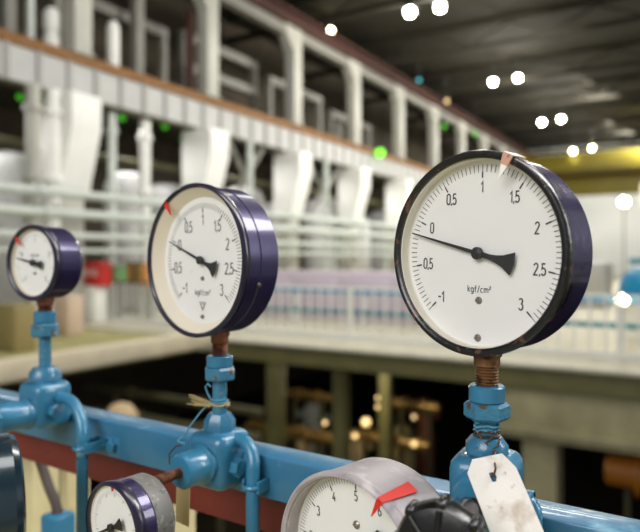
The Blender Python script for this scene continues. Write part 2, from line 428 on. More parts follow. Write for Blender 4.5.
grey = gauge('grey mauve pressure gauge with red strip over its rim, at bottom centre beside black knob', (.0172, .4760, -.2330), radians(45), .072, .060,
      [(.985, .1), (.985, .93), (.96, 1.0), (0, 1.0)], dict(case='mauve', bezel='mauve', ring='mauve'),
      0, 10, 1, 100, [(i, str(i)) for i in range(1, 10)], radians(-138), .0512, .0072, (.0645, .0595), .0668, .0165, -.50, screws=((.0295, .0032),), roll=radians(-2),
      marker=marker_strip, tail=.040, fan=.0046, ink_w=.0011, bezel_t=.0045, clipscrew=(radians(60), .048), thread=False, stem_mat='blue')
low = gauge('small pressure gauge with speckled grey rear case, under the rusty spindle at lower left', (-.1850, .5640, -.2385), radians(38), .04, .043,
      [(.97, .1), (.97, .47), (.95, .5), (0, .5)], dict(case='purple', bezel='bezeldark', ring='ivory', back='speckle', backprof=[(0, .5), (.93, .5), (.95, .52), (.95, .92), (.9, 1), (0, 1)]),
      0, 10, 1, 50, None, radians(-115), .02, .004, (.031, .0285), .0345, .005, -.50, tail=.016, fan=.0055, hubr=.004, ptip=.026, ink_w=.0006, bezel_t=.0035, thread=False, stem_mat='blue',
      marker=marker_red(2, .82, .9, .003))
dark = gauge('dark teal pressure gauge cut off by the left edge of the photo', (-.3770, .655, -.262), radians(58), .078, .062,
      [(.97, .12), (.97, .45), (.945, .48), (.945, .85), (.90, .95), (.8, 1.0), (0, 1.0)], dict(case='teal', bezel='teal', ring='ivory'),
      0, 10, 1, 50, [(i, str(i)) for i in range(1, 10)], radians(-100), .042, .008, (.0595, .0545), .0635, .010, -.50, thread=False, stem_mat='blue')

# ------------------------------------------------------------------ needle valves under the gauges
TH = radians(-33.75)
U = Vector((-.8315, .5555, 0)); NN = Vector((-.5555, -.8315, 0))
def stem_axis(g): return g.location.x, g.location.y

def valve(label, g, nut_top, nut_h, hex_h, gland_z, body, boss_z, boss_len, spindle, tube=None, hexboss=False, plug=True, knob=False, gland_r=.0172, mats=('blue', 'bluechip'), rz=None):
    """nut_top, gland_z=(top,bottom), body=(top,bottom): heights relative to the eye; local -Y towards the spindle, +X towards the next valve"""
    x, y = stem_axis(g); zb = body[1]
    v = thing('needle_valve', label, 'valve', (x, y, zb + EYE), TH if rz is None else rz, 'blue needle valves under the upper gauges')
    Z = lambda z: z - zb
    m = MB().cyl(.0142, Z(nut_top - nut_h), Z(nut_top), 'z', seg=40, bev=.0012); m.build('collar', X['blue'], v)
    m = MB().hexa(.0182, Z(nut_top - nut_h - hex_h), Z(nut_top - nut_h), 'z', rot=radians(14)); m.build('union_nut', X[mats[1]], v)
    m = MB().cyl(.0078, Z(gland_z[0] - .002), Z(nut_top - nut_h - hex_h + .002), 'z', seg=28); m.build('neck', X[mats[1]], v)
    m = MB().lathe([(0, Z(gland_z[1])), (gland_r, Z(gland_z[1])), (gland_r, Z(gland_z[1]) + (gland_z[0] - gland_z[1]) * .55), (gland_r * .72, Z(gland_z[0])), (0, Z(gland_z[0]))], 'z', (0, 0, 0), 8)
    m.build('gland_nut', X['blue'], v)
    hb = .026
    MB().box(-hb, hb, -hb, hb, 0, Z(body[0]), .011, 4).build('body', X['blue'], v)
    bz = Z(boss_z)
    m = MB()
    m.lathe([(0, -hb + .004), (.0205, -hb + .004), (.0205, -hb - .004), (.0178, -hb - .007), (.0178, -hb - boss_len + .003), (.0155, -hb - boss_len), (0, -hb - boss_len)], 'y', (0, 0, bz), 40)
    m.build('bonnet', X['blue'], v)
    y0 = -hb - boss_len
    if hexboss: MB().hexa(.024, y0 - .022, y0 + .002, 'y', (0, 0, bz), rot=.3).build('bonnet_nut', X['blue'], v)
    pr = [(0, y0 + .002), (.0052, y0 + .002)]
    q = y0
    while q > y0 - spindle: pr += [(.0054, q), (.0046, q - .0012)]; q -= .0024
    pr += [(.0034, q), (.003, q - .004), (0, q - .004)]
    MB().lathe(pr, 'y', (0, 0, bz), 20).build('spindle', X['rust'], v)
    if plug: MB().hexa(.0098, hb - .002, hb + .009, 'x', (0, -.004, Z((body[0] + body[1]) / 2) - .006), rot=.25).build('hex_plug', X['blue'], v)
    if tube:
        (xo, yo, zt, rad, zend) = tube
        pts = [(hb - .006, .004, Z(zt)), (hb + .01, .004, Z(zt))]
        x1 = xo
        for i in range(13):
            a = pi / 2 * i / 12
            pts.append((x1 - rad + rad * sin(a), .004 + (yo - .004) * i / 12, Z(zt) - rad + rad * cos(a)))
        pts += [(x1, yo, Z(zend))]
        MB().tube(pts, .0072, 16).build('outlet_tube', X['blue'], v)
    if knob:
        yk = q - .004
        k = thing('x', None, None, (0, 0, 0)) if False else None
        R_ = .0295; nl = 8
        m = MB()
        st = lambda a: 1 - .018 * sin(nl / 2 * (a - radians(87))) ** 2
        m.lathe([(0, yk + .022), (R_ * .5, yk + .022), (R_ * .92, yk + .020), (R_, yk + .014), (R_, yk + .004), (R_ * .93, yk), (R_ * .55, yk - .004), (R_ * .3, yk - .004), (0, yk - .003)], 'y', (0, 0, bz), 128, st)
        kn = m.build('hand_knob', X['bakelite'], v)
        MB().lathe([(0, yk + .021), (.011, yk + .021), (.009, yk + .078), (0, yk + .078)], 'y', (0, 0, bz), 24).build('knob_sleeve', X['bakelite'], kn)
        for i in range(nl):
            a = 2 * pi * i / nl + radians(87)
            m = MB()
            m.tube([(cos(a) * R_ * .3, yk - .004, bz + sin(a) * R_ * .3), (cos(a) * R_ * .9, yk - .001, bz + sin(a) * R_ * .9)], .0022, 10)
            m.lathe([(0, -.0095), (.003, -.008), (.004, -.004), (.004, .006), (.0025, .009), (0, .0095)], 'y', (cos(a) * R_ * .965, yk + .009, bz + sin(a) * R_ * .965), 14)
            m.build('grip_rib', X['bakelite'], kn)
    return v

v_near = valve('chipped blue valve with black ribbed knob, behind the white tag', near, -.102, .0135, .0135, (-.143, -.156), (-.156, -.214), -.1825, .020, .082, rz=radians(-27.3), plug=True, knob=True, tube=(.036, -.004, -.190, .010, -.507), mats=('blue', 'bluechip'))
v_mid = valve('blue valve with bare rusty spindle, wire and small tan tag, below the middle gauge', mid, -.107, .0125, .014, (-.170, -.188), (-.188, -.248), -.219, .034, .044, tube=(.052, -.006, -.196, .024, -.507))
v_far = valve('blurred blue valve with hexagonal bonnet nut, below the small left gauge', far, -.071, .016, .018, (-.146, -.164), (-.164, -.224), -.203, .046, .02, hexboss=True, tube=(.088, -.006, -.184, .046, -.507), gland_r=.021)

# ------------------------------------------------------------------ blue beam and lower manifolds
P0 = Vector((near.location.x, near.location.y, EYE))
def line_obj(mb, name, m, off, z):          # local x along -U (towards near/right), y away from the spindles
    p = P0 - NN * off
    return mb.build(name, X[m], None, (p.x, p.y, EYE + z), TH)
m = MB(); m.box(-1.75, .75, 0, .040, -.045, 0, .0025, 2)
beam = line_obj(m, 'support_beam', 'beamblue', .029, -.210)
tag(beam, 'long blue painted square beam running behind the valves', 'beam')
m = MB(); m.box(-1.75, .75, 0, .03, -.078, 0, .002)
redbar = line_obj(m, 'steel_channel', 'redbar', .0695, -.235)
tag(redbar, 'dark red steel channel showing beneath the blue beam', 'channel')
m = MB(); m.cyl(.016, -1.75, .75, 'x', (0, 0, 0), 24)
tag(line_obj(m, 'collector_pipe', 'blue', -.005, -.52), 'blue collector pipe under the upper row of valves, below the blue beam', 'pipe')
m = MB(); m.cyl(.016, -1.75, .75, 'x', (0, 0, 0), 24)
tag(line_obj(m, 'collector_pipe', 'blue', -.103, -.512), 'blue collector pipe carrying the lower row of gauges, nearest the viewer', 'pipe')
for xx, lb in ((-1.6, 'blue floor post holding up the far end of the blue beam'), (.6, 'blue floor post holding up the near end of the blue beam')):
    p = P0 - NN * .029 - U * xx
    t = thing('floor_post', lb, 'post', (p.x, p.y, 0), TH, 'floor posts under the blue beam')
    MB().box(-.025, .025, -.003, .037, .012, EYE - .2552, .002).build('upright', X['beamblue'], t)
    MB().box(-.07, .07, -.05, .09, 0, .012).build('base_plate', X['beamblue'], t)
    MB().box(-.012, .012, -.136, -.003, EYE - .56, EYE - .536).build('bracket', X['beamblue'], t)
# clamps that hold the two bent tubes against the beam
for v, xt, zt, lb in ((v_mid, .052, -.238, 'small blue pipe clamp on beam beside the middle valve'), (v_far, .088, -.238, 'small blue pipe clamp on beam beside the left valve')):
    p = v.location - U * xt
    t = thing('pipe_clamp', lb, 'clamp', (p.x, p.y, EYE + zt), TH, 'pipe clamps on the blue beam')
    MB().box(-.0105, .034, .0235, .0287, -.011, .011, .001).build('plate', X['blue'], t)
    m = MB(); m.tube([(.0098 * cos(a), -.006 + .0098 * sin(a), 0) for a in [radians(200 + 140 * i / 12) * 1 for i in range(13)]], .0022, 8)
    m.box(-.011, -.008, -.010, .024, -.006, .006); m.box(.008, .011, -.010, .024, -.006, .006)
    m.build('strap', X['blue'], t)
    MB().hexa(.0075, .0165, .0236, 'y', (.023, 0, -.001), rot=.4).build('bolt', X['blue'], t)

# ------------------------------------------------------------------ tags, wires, twine
def coil(cx, cy, z0, z1, r, turns, wob=0, n=26):
    pts = []
    N_ = int(turns * n)
    for i in range(N_ + 1):
        a = 2 * pi * turns * i / N_; f = i / N_
        pts.append((cx + (r + wob * sin(5 * a + i)) * cos(a), cy + (r + wob * sin(5 * a + i)) * sin(a), z0 + (z1 - z0) * f + wob * sin(3 * a + 1)))
    return pts
nx, ny = stem_axis(near)
# big white tag: hangs in front of the gland nut
tdir = Vector((cos(radians(-14)), sin(radians(-14)), 0))
tx, ty, tz = nx - .0094, ny - .036, -.149
t = thing('paper_tag', 'dirty white tag with punched hole wired below the sharp gauge', 'tag', (tx, ty, tz - .066 + EYE), radians(8))
m = MB(); W, H_ = .0195, .070
import itertools
hole = (-.0012, .054); hr = .0026
def tagpt(u, v):                             # bend along v, slight tilt
    y = -.70 * (.066 - v) - .0015 * cos((v - .02) * 50) + .0006 * sin(u * 160)
    c, s_ = cos(radians(12)), sin(radians(12))
    uu = u * .97; vv = v - .066
    return (c * uu - s_ * vv * 1.0 - 0.0, y, s_ * uu * .6 + vv + .066)
outline = [(-W, -.03), (W, -.03), (W, .052), (W - .004, .060), (W - .007, .066), (-W + .008, .066), (-W + .002, .061), (-W, .056)]
# grid filled tag with a hole
nu, nv = 26, 52
def inside(u, v):
    if v > .056 and u < -W + (v - .056) * .8: return False
    if v > .056 and u > W - (v - .056) * .75: return False
    return True
vv = {}
for th in (0, 1):
    for i in range(nu + 1):
        for j in range(nv + 1):
            u = -W + 2 * W * i / nu; v_ = -.03 + (.066 + .03) * j / nv
            if v_ > .0585: u = max(u, -W + (v_ - .0585) * 1.05)
            if v_ > .057: u = min(u, W - (v_ - .057) * .65)
            du, dv = u - hole[0], v_ - hole[1]; d = math.hypot(du, dv)
            if 1e-9 < d < hr: u, v_ = hole[0] + du / d * hr, hole[1] + dv / d * hr
            x_, y_, z_ = tagpt(u, v_)
            vv[th, i, j] = m.bm.verts.new((x_, y_ + th * .0007, z_))
for th in (0, 1):
    for i in range(nu):
        for j in range(nv):
            uc = -W + 2 * W * (i + .5) / nu; vc = -.03 + .096 * (j + .5) / nv
            if math.hypot(uc - hole[0], vc - hole[1]) < hr * .98: continue
            try: m.bm.faces.new((vv[th, i, j], vv[th, i + 1, j], vv[th, i + 1, j + 1], vv[th, i, j + 1]))
            except ValueError: pass
for i in range(nu):
    for j in (0, nv): m.bm.faces.new((vv[0, i, j], vv[0, i + 1, j], vv[1, i + 1, j], vv[1, i, j]))
for j in range(nv):
    for i in (0, nu): m.bm.faces.new((vv[0, i, j], vv[0, i, j + 1], vv[1, i, j + 1], vv[1, i, j]))
tg = m.build('sheet', X['tag'], t)
hx, hy, hz = tagpt(*hole)
T4 = Matrix.Translation(t.location) @ Matrix.Rotation(radians(8), 4, 'Z')
hw = T4 @ Vector((hx, hy, hz)) - Vector((0, 0, EYE))
w = thing('binding_wire', 'rusty wire wound round pipe and through hole of white tag', 'wire', (nx, ny, EYE - .15))
m = MB()
def loc(p): return (p[0] - nx, p[1] - ny, p[2] + .15)
m.tube(coil(0, 0, .006, .014, .0098, 2.2, .0006), .0009, 8)
m.tube([(-.009, -.004, .012), (-.005, -.0125, .004), (.001, -.0145, -.001), loc((hw.x + .001, hw.y - .003, hw.z + .007)), loc((hw.x, hw.y - .0012, hw.z + .001)), loc((hw.x, hw.y + .003, hw.z - .001)), loc((hw.x + .001, hw.y + .006, hw.z + .006)), (.004, -.012, .001), (.009, -.004, .01)], .0008, 8)
m.tube([(.007, -.008, .008), (.002, -.0125, .010), (-.004, -.013, .005), (-.001, -.015, .0), (.004, -.016, .003), (.006, -.015, .009)], .0008, 8)
m.build('rusty_loop', X['wire'], w)
MB().tube(coil(0, 0, .010, .019, .0092, 2.6, .0009), .0011, 8).build('painted_coil', X['bluewire'], w)

mx, my = stem_axis(mid)
w = thing('binding_wire', 'blue painted wire tied round the middle valve neck with straw coloured twine', 'wire', (mx, my, EYE - .160), TH)
m = MB()
m.tube(coil(0, 0, .0, .006, .0092, 2, .0005), .001, 8)
m.tube([(-.008, -.004, .003), (-.014, -.004, .010), (-.0175, -.004, .017), (-.014, -.004, .021), (-.010, -.003, .018)], .001, 8)
pts = [(-.009, -.004, .002), (-.019, -.010, -.010), (-.024, -.022, -.024), (-.0245, -.027, -.030), (-.0200, -.0435, -.034), (-.012, -.046, -.0338), (-.006, -.047, -.0335)]
m.tube(pts, .0009, 8)
m.build('painted_strand', X['bluewire'], w)
m = MB()
for i in range(16):
    a = random.uniform(-.5, .5); L_ = random.uniform(.018, .034)
    z0 = random.uniform(-.003, .003)
    m.tube([(-.006, -.008 + .002 * a, z0), (-.006 - L_ * .5, -.010 + .004 * a, z0 + .004 * a + .001), (-.006 - L_, -.012 + .006 * a, z0 + .008 * a + .002)], .0005, 5)
m.tube(coil(0, 0, -.002, .001, .0098, 1.3, .0006), .0012, 7)
m.build('twine_tuft', X['straw'], w)
t = thing('paper_tag', 'small tan tag hanging under the bonnet of the middle valve', 'tag', (mx, my, EYE - .272), TH)
m = MB(); m.prism([(-.010, 0), (.009, -.002), (.0105, .038), (.0, .040), (-.0085, .037)], 'xz', -.0560, -.0552); m.build('sheet', X['tagtan'], t)
MB().tube([(0, -.0556, .037), (-.001, -.058, .041), (-.010, -.058, .045), (-.019, -.056, .058), (-.0187, -.056, .068), (-.010, -.056, .0772), (0, -.056, .0802)], .0008, 6).build('tie_wire', X['wire'], t)

# ------------------------------------------------------------------ things on the near deck behind the beam
def at(px, Y, z): return ((px - 320) / 640 * Y, Y, z)
for px, Y, wd, top, lb in ((38, 1.25, .055, 1.24, 'wide cream post behind the blue beam at lower left'), (75, 1.42, .03, 1.24, 'narrow cream post just left of the bent blue tube'), (176, 1.22, .05, 1.2, 'pale post behind the small lower gauge')):
    x_, y_, _ = at(px, Y, 0)
    t = thing('cabinet_post', lb, 'post', (x_, y_, 0), TH, 'cream posts behind the beam')
    MB().box(-wd / 2, wd / 2, -.03, .03, .01, top, .006).build('shaft', X['creampost'], t)
    MB().box(-wd / 2 - .008, wd / 2 + .008, -.04, .04, 0, .01).build('base_plate', X['creampost'], t)
    if wd > .052: MB().box(-wd / 2 - .0, -wd / 2 + .02, -.045, -.03, .2, top - .04, .003).build('angle_strip', X['creampost'], t)
x_, y_, _ = at(58, 1.08, 0)
t = thing('stop_valve', 'blurred blue valve body with dark hose, below the beam at lower left', 'valve', (x_, y_, 0), TH)
MB().box(-.021, .021, -.021, .021, EYE - .60, EYE - .43, .006).build('body', X['blue'], t)
MB().cyl(.016, .012, EYE - .6, 'z', seg=24).build('riser', X['blue'], t)
MB().cyl(.05, 0, .012, 'z', seg=32).build('flange', X['blue'], t)
MB().tube([(0, 0, EYE - .432), (-.006, 0, EYE - .415), (-.025, 0, EYE - .392), (-.065, .005, EYE - .345), (-.12, .01, EYE - .285)], .0085, 14).build('hose', X['hose'], t)

# ================================================================== THE HALL
CV = Vector((.857, -.5155, 0)); HV = Vector((.5155, .857, 0)); HR = radians(-31.03)
def Hp(a, s, z=0): return tuple(CV * a + HV * s + Vector((0, 0, z + EYE)))
def hs(px, a):                                # how far along the hall a thing at lateral a stands to show at column px
    k = (px - 320) / 640
    # X = .857a+.5155s ; Y = -.5155a+.857s ; X = kY
    return a * (-.5155 * k - .857) / (.5155 - .857 * k)
def ha(px, s):
    k = (px - 320) / 640
    return s * (.857 * k - .5155) / (.857 + .5155 * k)
def depth(a, s): return -.5155 * a + .857 * s
def hobj(mb, name, m, a=0, s=0, z=0, parent=None): return mb.build(name, X[m], parent, Hp(a, s, z) if parent is None else (a, s, z), HR if parent is None else 0)
def hthing(name, label, cat, a, s, z, group=None): return thing(name, label, cat, Hp(a, s, z), HR, group)

FA = -13.2                                    # facade line
PIT = -6.1
# --- shell
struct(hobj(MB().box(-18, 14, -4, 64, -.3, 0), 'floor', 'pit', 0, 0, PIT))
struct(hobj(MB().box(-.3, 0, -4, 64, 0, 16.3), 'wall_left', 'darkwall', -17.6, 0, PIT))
struct(hobj(MB().box(-17.6, 14, 0, .3, 0, 16.3), 'wall_back', 'endwall', 0, 62, PIT))
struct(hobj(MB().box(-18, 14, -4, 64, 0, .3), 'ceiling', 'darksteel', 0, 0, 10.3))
struct(hobj(MB().box(-8.3, 14, -4, 1.6, -.25, 0), 'deck_near', 'deckgreen', 0, 0, -EYE))
struct(hobj(MB().box(FA - 4.2, -8.56, -4, 9.7, -.22, 0), 'deck_left', 'deckgreen', 0, 0, -EYE))
struct(hobj(MB().box(FA - 4.2, 14, 9.95, 61.9, -.3, 0), 'deck_across', 'deck', 0, 0, -EYE))
t = hthing('deck_edge_curb', 'beige kerb along the edge of the left walkway', 'kerb', -8.3, 0, -EYE)
MB().box(-.28, 0, -3.8, 9.68, 0, .17, .01).build('cap', X['curb'], t)
MB().box(0.001, .05, -3.8, 9.68, -.12, .17, .01).build('edge_strip', X['curb'], t)
t = hthing('deck_edge_girder', 'olive steel girder edging the deck across the pit', 'girder', 0, 9.7, -EYE)
MB().box(-8.2, 8, -.02, .249, -.02, .03, .005).build('top_flange', X['deck'], t)
MB().box(-8.2, 8, .08, .14, -.30, -.02).build('web', X['olive'], t)
MB().box(-8.2, 8, 0, .249, -.34, -.30, .005).build('bottom_flange', X['olive'], t)
t = hthing('concrete_girder', 'heavy brown grey concrete girder beneath the right part of the deck', 'girder', 0, 9.8, -EYE - 1.12)
MB().box(-2.85, 8, .0, .6, .0, .76, .02).build('girder', X['concrete'], t)
MB().box(-2.85, 8, -.08, .02, .10, .22, .01).build('ledge', X['concrete'], t)
t2 = hobj(MB().box(-2.4, -1.9, 10.0, 10.5, 0, -EYE - 1.13 - PIT), 'pit_column', 'concrete', 0, 0, PIT)
tag(t2, 'concrete column under the brown grey girder', 'column')
for px, s_, w_, lb in ((276, 9.85, .30, 'olive steel column under deck edge, left of the pit machinery'), (341, 10.4, .26, 'olive steel column under deck in front of the pit machinery'), (386, 12.5, .24, 'slim dark olive column deep under the deck')):
    a_ = ha(px, s_)
    t = hthing('pit_column', lb, 'column', a_, s_, PIT, 'olive columns under the deck')
    top = -EYE - .345 - PIT
    MB().box(-w_ / 2, w_ / 2, -.1, -.08, .03, top, 0).box(-w_ / 2, w_ / 2, .08, .1, .03, top).box(-.015, .015, -.08, .08, .03, top).build('shaft', X['olive'], t)
    MB().box(-.3, .3, -.2, .2, 0, .03).build('base_plate', X['olive'], t)

# --- guard railing across the pit, in sections
sec = 2.4; ra = -13.1
names = ['first', 'second', 'third', 'fourth', 'fifth']
where = ['white railing section nearest the left wall', 'white railing section between the small and middle gauges', 'white railing section seen right of the middle gauge', 'white railing section seen just left of the sharp gauge', 'white railing section seen right of the sharp gauge', 'white railing section at right edge of the photo']
for k in range(6):
    t = hthing('guard_railing', where[k], 'railing', ra + k * sec, 11.0, -EYE, 'white guard railing across the pit')
    for q in (0, 1):
        MB().box(-.025 + q * (sec - .06), .025 + q * (sec - .06), -.025, .025, 0, 1.0).build('post', X['rail'], t)
    MB().tube([(0, 0, 1.0), (sec - .03, 0, 1.0)], .024, 10).build('top_rail', X['rail'] if k else X['oxide'], t)
    MB().box(0, sec - .06, -.012, .012, .08, .12).build('bottom_rail', X['rail'], t)
    nb = 10
    for i in range(1, nb):
        MB().box(-.019, .019, -.008, .008, .12, .98).rot(Matrix.Translation((i * sec / nb, 0, 0))).build('baluster', X['rail'], t)
    MB().box(0, sec - .06, -.006, .006, 0.001, .11).build('toe_board', X['rail'], t)

# --- long blue pipes and pale plinth behind the railing
a0, a1 = ha(205, 13.2), ha(700, 13.2)
for z, m_, lb in ((-.78, 'sky', 'long sky blue pipe behind the white railing, upper one'), (-1.27, 'tealpipe', 'long teal pipe low behind the white railing balusters')):
    t = hthing('service_pipe', lb, 'pipe', a0, 13.2, -EYE, 'blue pipes behind the railing')
    MB().tube([(0, 0, z + EYE), (a1 - a0, 0, z + EYE)], .055, 12).build('pipe', X[m_], t)
    for i in range(6): MB().box(-.03, .03, -.03 + .0, .03, 0, z + EYE - .045).rot(Matrix.Translation(((i + .5) * (a1 - a0) / 6, .0 + (.12 if m_ == 'sky' else 0), 0)))  .build('support', X['rail'], t)
    if m_ == 'sky':
        for i in range(6): MB().box(-.03, .03, .0, .13, z + EYE - .10, z + EYE - .04).rot(Matrix.Translation(((i + .5) * (a1 - a0) / 6, 0, 0))).build('bracket', X[m_], t)
t = hthing('machine_plinth', 'long pinkish white machine casing behind the blue pipes', 'machine casing', ha(205, 14.2), 14.2, -EYE)
Lp = ha(450, 14.2) - ha(205, 14.2)
MB().box(0, Lp, 0, 1.2, 0, 1.25, .04).build('casing', X['pink'], t)
for i in range(5): MB().box(i * Lp / 5 + .1, (i + 1) * Lp / 5 - .1, -.02, .01, .15, 1.1, .01).build('access_panel', X['pink'], t)
# --- cabinets by the left of the railing
def cab(name, label, cat, px, s_, w_, z0, z1, m_, dm, group=None, legs=True, dep=.4):
    t = hthing(name, label, cat, ha(px, s_), s_, -EYE, group)
    MB().box(-w_ / 2, w_ / 2, 0, dep, z0 + EYE, z1 + EYE, .02).build('housing', X[m_], t)
    MB().box(-w_ / 2 + .05, w_ / 2 - .05, -.015, .002, z0 + EYE + .06, z1 + EYE - .05, .006).build('door', X[dm], t)
    if legs and z0 > -EYE + .05:
        for sx in (-1, 1): MB().box(sx * (w_ / 2 - .06) - .03, sx * (w_ / 2 - .06) + .03, dep / 2 - .03, dep / 2 + .03, 0, z0 + EYE + .01).build('leg', X['greypaint'], t)
    return t
t = cab('fire_cabinet', 'bright red fire cabinet behind the small left gauge', 'cabinet', 91, 10.55, .56, -.678, -.10, 'firered', 'firered', legs=False)
for sx in (-.14, .14): MB().lathe([(.075, -.018), (.09, -.02), (.09, -.016), (.05, -.016), (.05, -.02), (.075, -.02)], 'y', (sx, 0, EYE - .36), 20).build('white_ring', X['whitep'], t)
cab('control_cabinet', 'white cabinet standing under the red fire cabinet', 'cabinet', 88, 10.55, .5, -1.595, -.68, 'whitep', 'whitep')
cab('control_cabinet', 'small green cabinet right of the red fire cabinet', 'cabinet', 113, 11.1, .22, -.62, -.2, 'green', 'green')
cab('control_cabinet', 'olive and dark cabinet between green and orange boxes', 'cabinet', 130, 12.0, .34, -.66, -.1, 'olive', 'ochre')
cab('control_cabinet', 'small orange cabinet just left of the middle gauge', 'cabinet', 142, 11.6, .24, -.7, -.14, 'orangebox', 'orangebox')
cab('control_cabinet', 'khaki box on left walkway at photo edge, behind the small gauge', 'cabinet', 4, 6.6, .62, -1.595, -.8, 'khaki', 'khaki')
cab('control_cabinet', 'pinkish beige box on left walkway behind the small gauge stem', 'cabinet', 60, 8.6, .5, -1.595, -.78, 'beige', 'beige')

# --- gallery girder with panels
t = hthing('gallery_girder', 'long gallery girder of pale grey panels with rusty orange top edge on left wall', 'girder', FA, 0, 3.95)
MB().box(-.25, .0, -4, 61.9, 0.001, .82).build('panel_strip', X['palepanel'], t)
MB().box(-.3, .07, -4, 61.9, .82, 1.06).build('top_flange', X['orange'], t)
MB().box(-.3, .06, -4, 61.9, -.06, 0).build('bottom_flange', X['olivedark'], t)
stf = MB().box(0, .06, -.06, .06, 0, .82).build('stiffener', X['greyrib'], t)
stf.location = (0, -1.2, 0)
for i in range(1, 77):
    c = stf.copy(); COL.objects.link(c); c.parent = t; c.location = (0, -1.2 + .81 * i, 0)
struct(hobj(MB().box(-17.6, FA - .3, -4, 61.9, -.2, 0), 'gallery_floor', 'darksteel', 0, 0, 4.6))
# --- gallery columns, with haunches, and the frames between them
cs = [10.5 + 4.85 * i for i in range(-1, 11)]
ordw = ['first', 'second', 'third', 'fourth', 'fifth', 'sixth', 'seventh', 'eighth', 'ninth', 'tenth', 'eleventh', 'twelfth']
for i, s_ in enumerate(cs):
    if i == 0: continue
    n = ordw[i - 1]
    lb = ['white gallery column above small gauge, %s full column from the left on the pale girder', 'white gallery column left of the big open frame, %s from the left on the pale girder', 'white gallery column with haunch right of the big open frame, %s from the left'][i - 1] % n if i <= 3 else 'white column on the pale gallery girder, %s from the left' % n
    t = hthing('gallery_column', lb, 'column', FA - .12, s_, 5.01, 'white columns on the gallery girder')
    MB().box(-.22, .22, -.26, .26, .04, 3.6, .02).build('shaft', X['pale'], t)
    MB().box(-.27, .27, -.31, .31, 0, .04).build('base_plate', X['pale'], t)
    MB().prism([(-.26, 2.7), (-.26, 3.6), (-.75, 3.6), (-.75, 3.3)], 'yz', -.2, .2).build('haunch', X['pale'], t)
for i in range(1, 11):
    t2 = hobj(MB().box(-.18, .18, .32, 4.53 if i < 10 else 4.5, 0, .36, .02), 'frame_beam', 'greypaint', FA - .12, cs[i], 8.25)
    tag(t2, 'pale horizontal frame beam atop the gallery columns, in bay %s from the left' % ordw[i - 1], 'beam', 'frame beams on the gallery columns')
t = hthing('crane_rail_girder', 'dark red brown crane rail girder above the gallery columns', 'girder', FA, 0, 8.65)
MB().box(-.35, .35, -4, 61.9, .35, .42).box(-.35, .35, -4, 61.9, 0, .06).box(-.05, .05, -4, 61.9, .06, .35).build('girder', X['oxide'], t)
MB().box(-.04, .04, -4, 61.9, .42, .54).build('rail', X['oxide'], t)
# inner gallery clutter
for k, (s0, s1, z, lb) in enumerate(((10.9, 15.0, 7.0, 'grey inner gallery beam inside first open bay, upper'), (15.7, 19.8, 7.2, 'grey inner gallery beam inside the big open frame, upper'), (15.7, 19.8, 6.2, 'grey inner gallery beam inside the big open frame, lower'), (20.6, 24.6, 6.9, 'grey inner gallery beam right of the big open frame'), (25.4, 29.5, 6.5, 'grey inner gallery beam in the bay above the bright green lamp'))):
    p = MB().beam((0, 0, 0), (0, s1 - s0, .0), .25, .3)
    p.box(-.1, .1, 0, .2, -(z - 4.75), -.0).box(-.1, .1, s1 - s0 - .2, s1 - s0, -(z - 4.75), -.0)
    tag(p.build('inner_beam', X['greypaint'], None, Hp(FA - 1.6, s0, z + .15), HR), lb, 'beam', 'inner beams of the gallery')
for px, w_, m_, lb in ((30, .16, 'mint', 'slim pale green pipe column at top left on the gallery'), (137, .30, 'greypaint', 'grey square post on gallery right of the first white column'), (190, .22, 'oxide', 'dark red brown post on gallery behind the second white column'), (8, .28, 'greypaint', 'grey post at extreme top left on the gallery'), (338, .25, 'greypaint', 'short grey post on gallery left of the fourth white column')):
    s_ = hs(px, FA - .8)
    tag(hobj(MB().box(-w_ / 2, w_ / 2, -w_ / 2, w_ / 2, 0, 3.2 if px != 338 else 1.4, .02).box(-w_, w_, -w_, w_, 0, .06), 'gallery_post', m_, FA - .8, s_, 4.6), lb, 'post')
for px, hh, lb in ((52, 1.15, 'short white double bulged vessel on the gallery at upper left'), (113, 1.45, 'white capsule vessel on the gallery right of the first white column')):
    s_ = hs(px, FA - .55)
    t = hthing('gallery_vessel', lb, 'vessel', FA - .55, s_, 4.6)
    MB().lathe([(0, .35), (.14, .36), (.2, .5), (.2, .35 + hh * .42), (.14, .35 + hh * .5), (.2, .35 + hh * .58), (.2, .25 + hh), (.12, .38 + hh), (0, .4 + hh)] if px == 52 else [(0, .35), (.12, .37), (.17, .5), (.17, .2 + hh), (.1, .36 + hh), (0, .38 + hh)], 'z', (0, 0, 0), 24).build('shell', X['whitep'], t)
    MB().cyl(.1, 0, .37, 'z', seg=20).build('pedestal', X['whitep'], t)

# --- white chutes hanging under the girder, one per bay
for i, s_ in enumerate(cs):
    if s_ > 50: continue
    if i == 0: lb = None
    lb = ['white chute under girder beyond the left edge of the photo', 'big white chute under girder above the gap left of the middle gauge', 'white chute under girder directly above the middle gauge', 'white chute under girder right of the middle gauge', 'white chute under girder near the bright green lamp', 'white chute under girder behind the top left of the sharp gauge', 'white chute far along the girder, hidden by the sharp gauge'][min(i, 6)]
    if i == 0 or i > 5: continue
    t = hthing('chute', lb, 'chute', FA, s_ - .35, 1.5, 'white chutes under the gallery girder')
    MB().prism([(-.5, 2.38), (.62, 2.38), (.66, 2.25), (.66, 1.6), (.2, .0), (-.5, 0)], 'xz', -.42, .42).build('hopper', X['whitep'], t)
    MB().box(-.45, .14, -.34, .34, -3.1, 0, .03).build('outlet_duct', X['pale'], t)

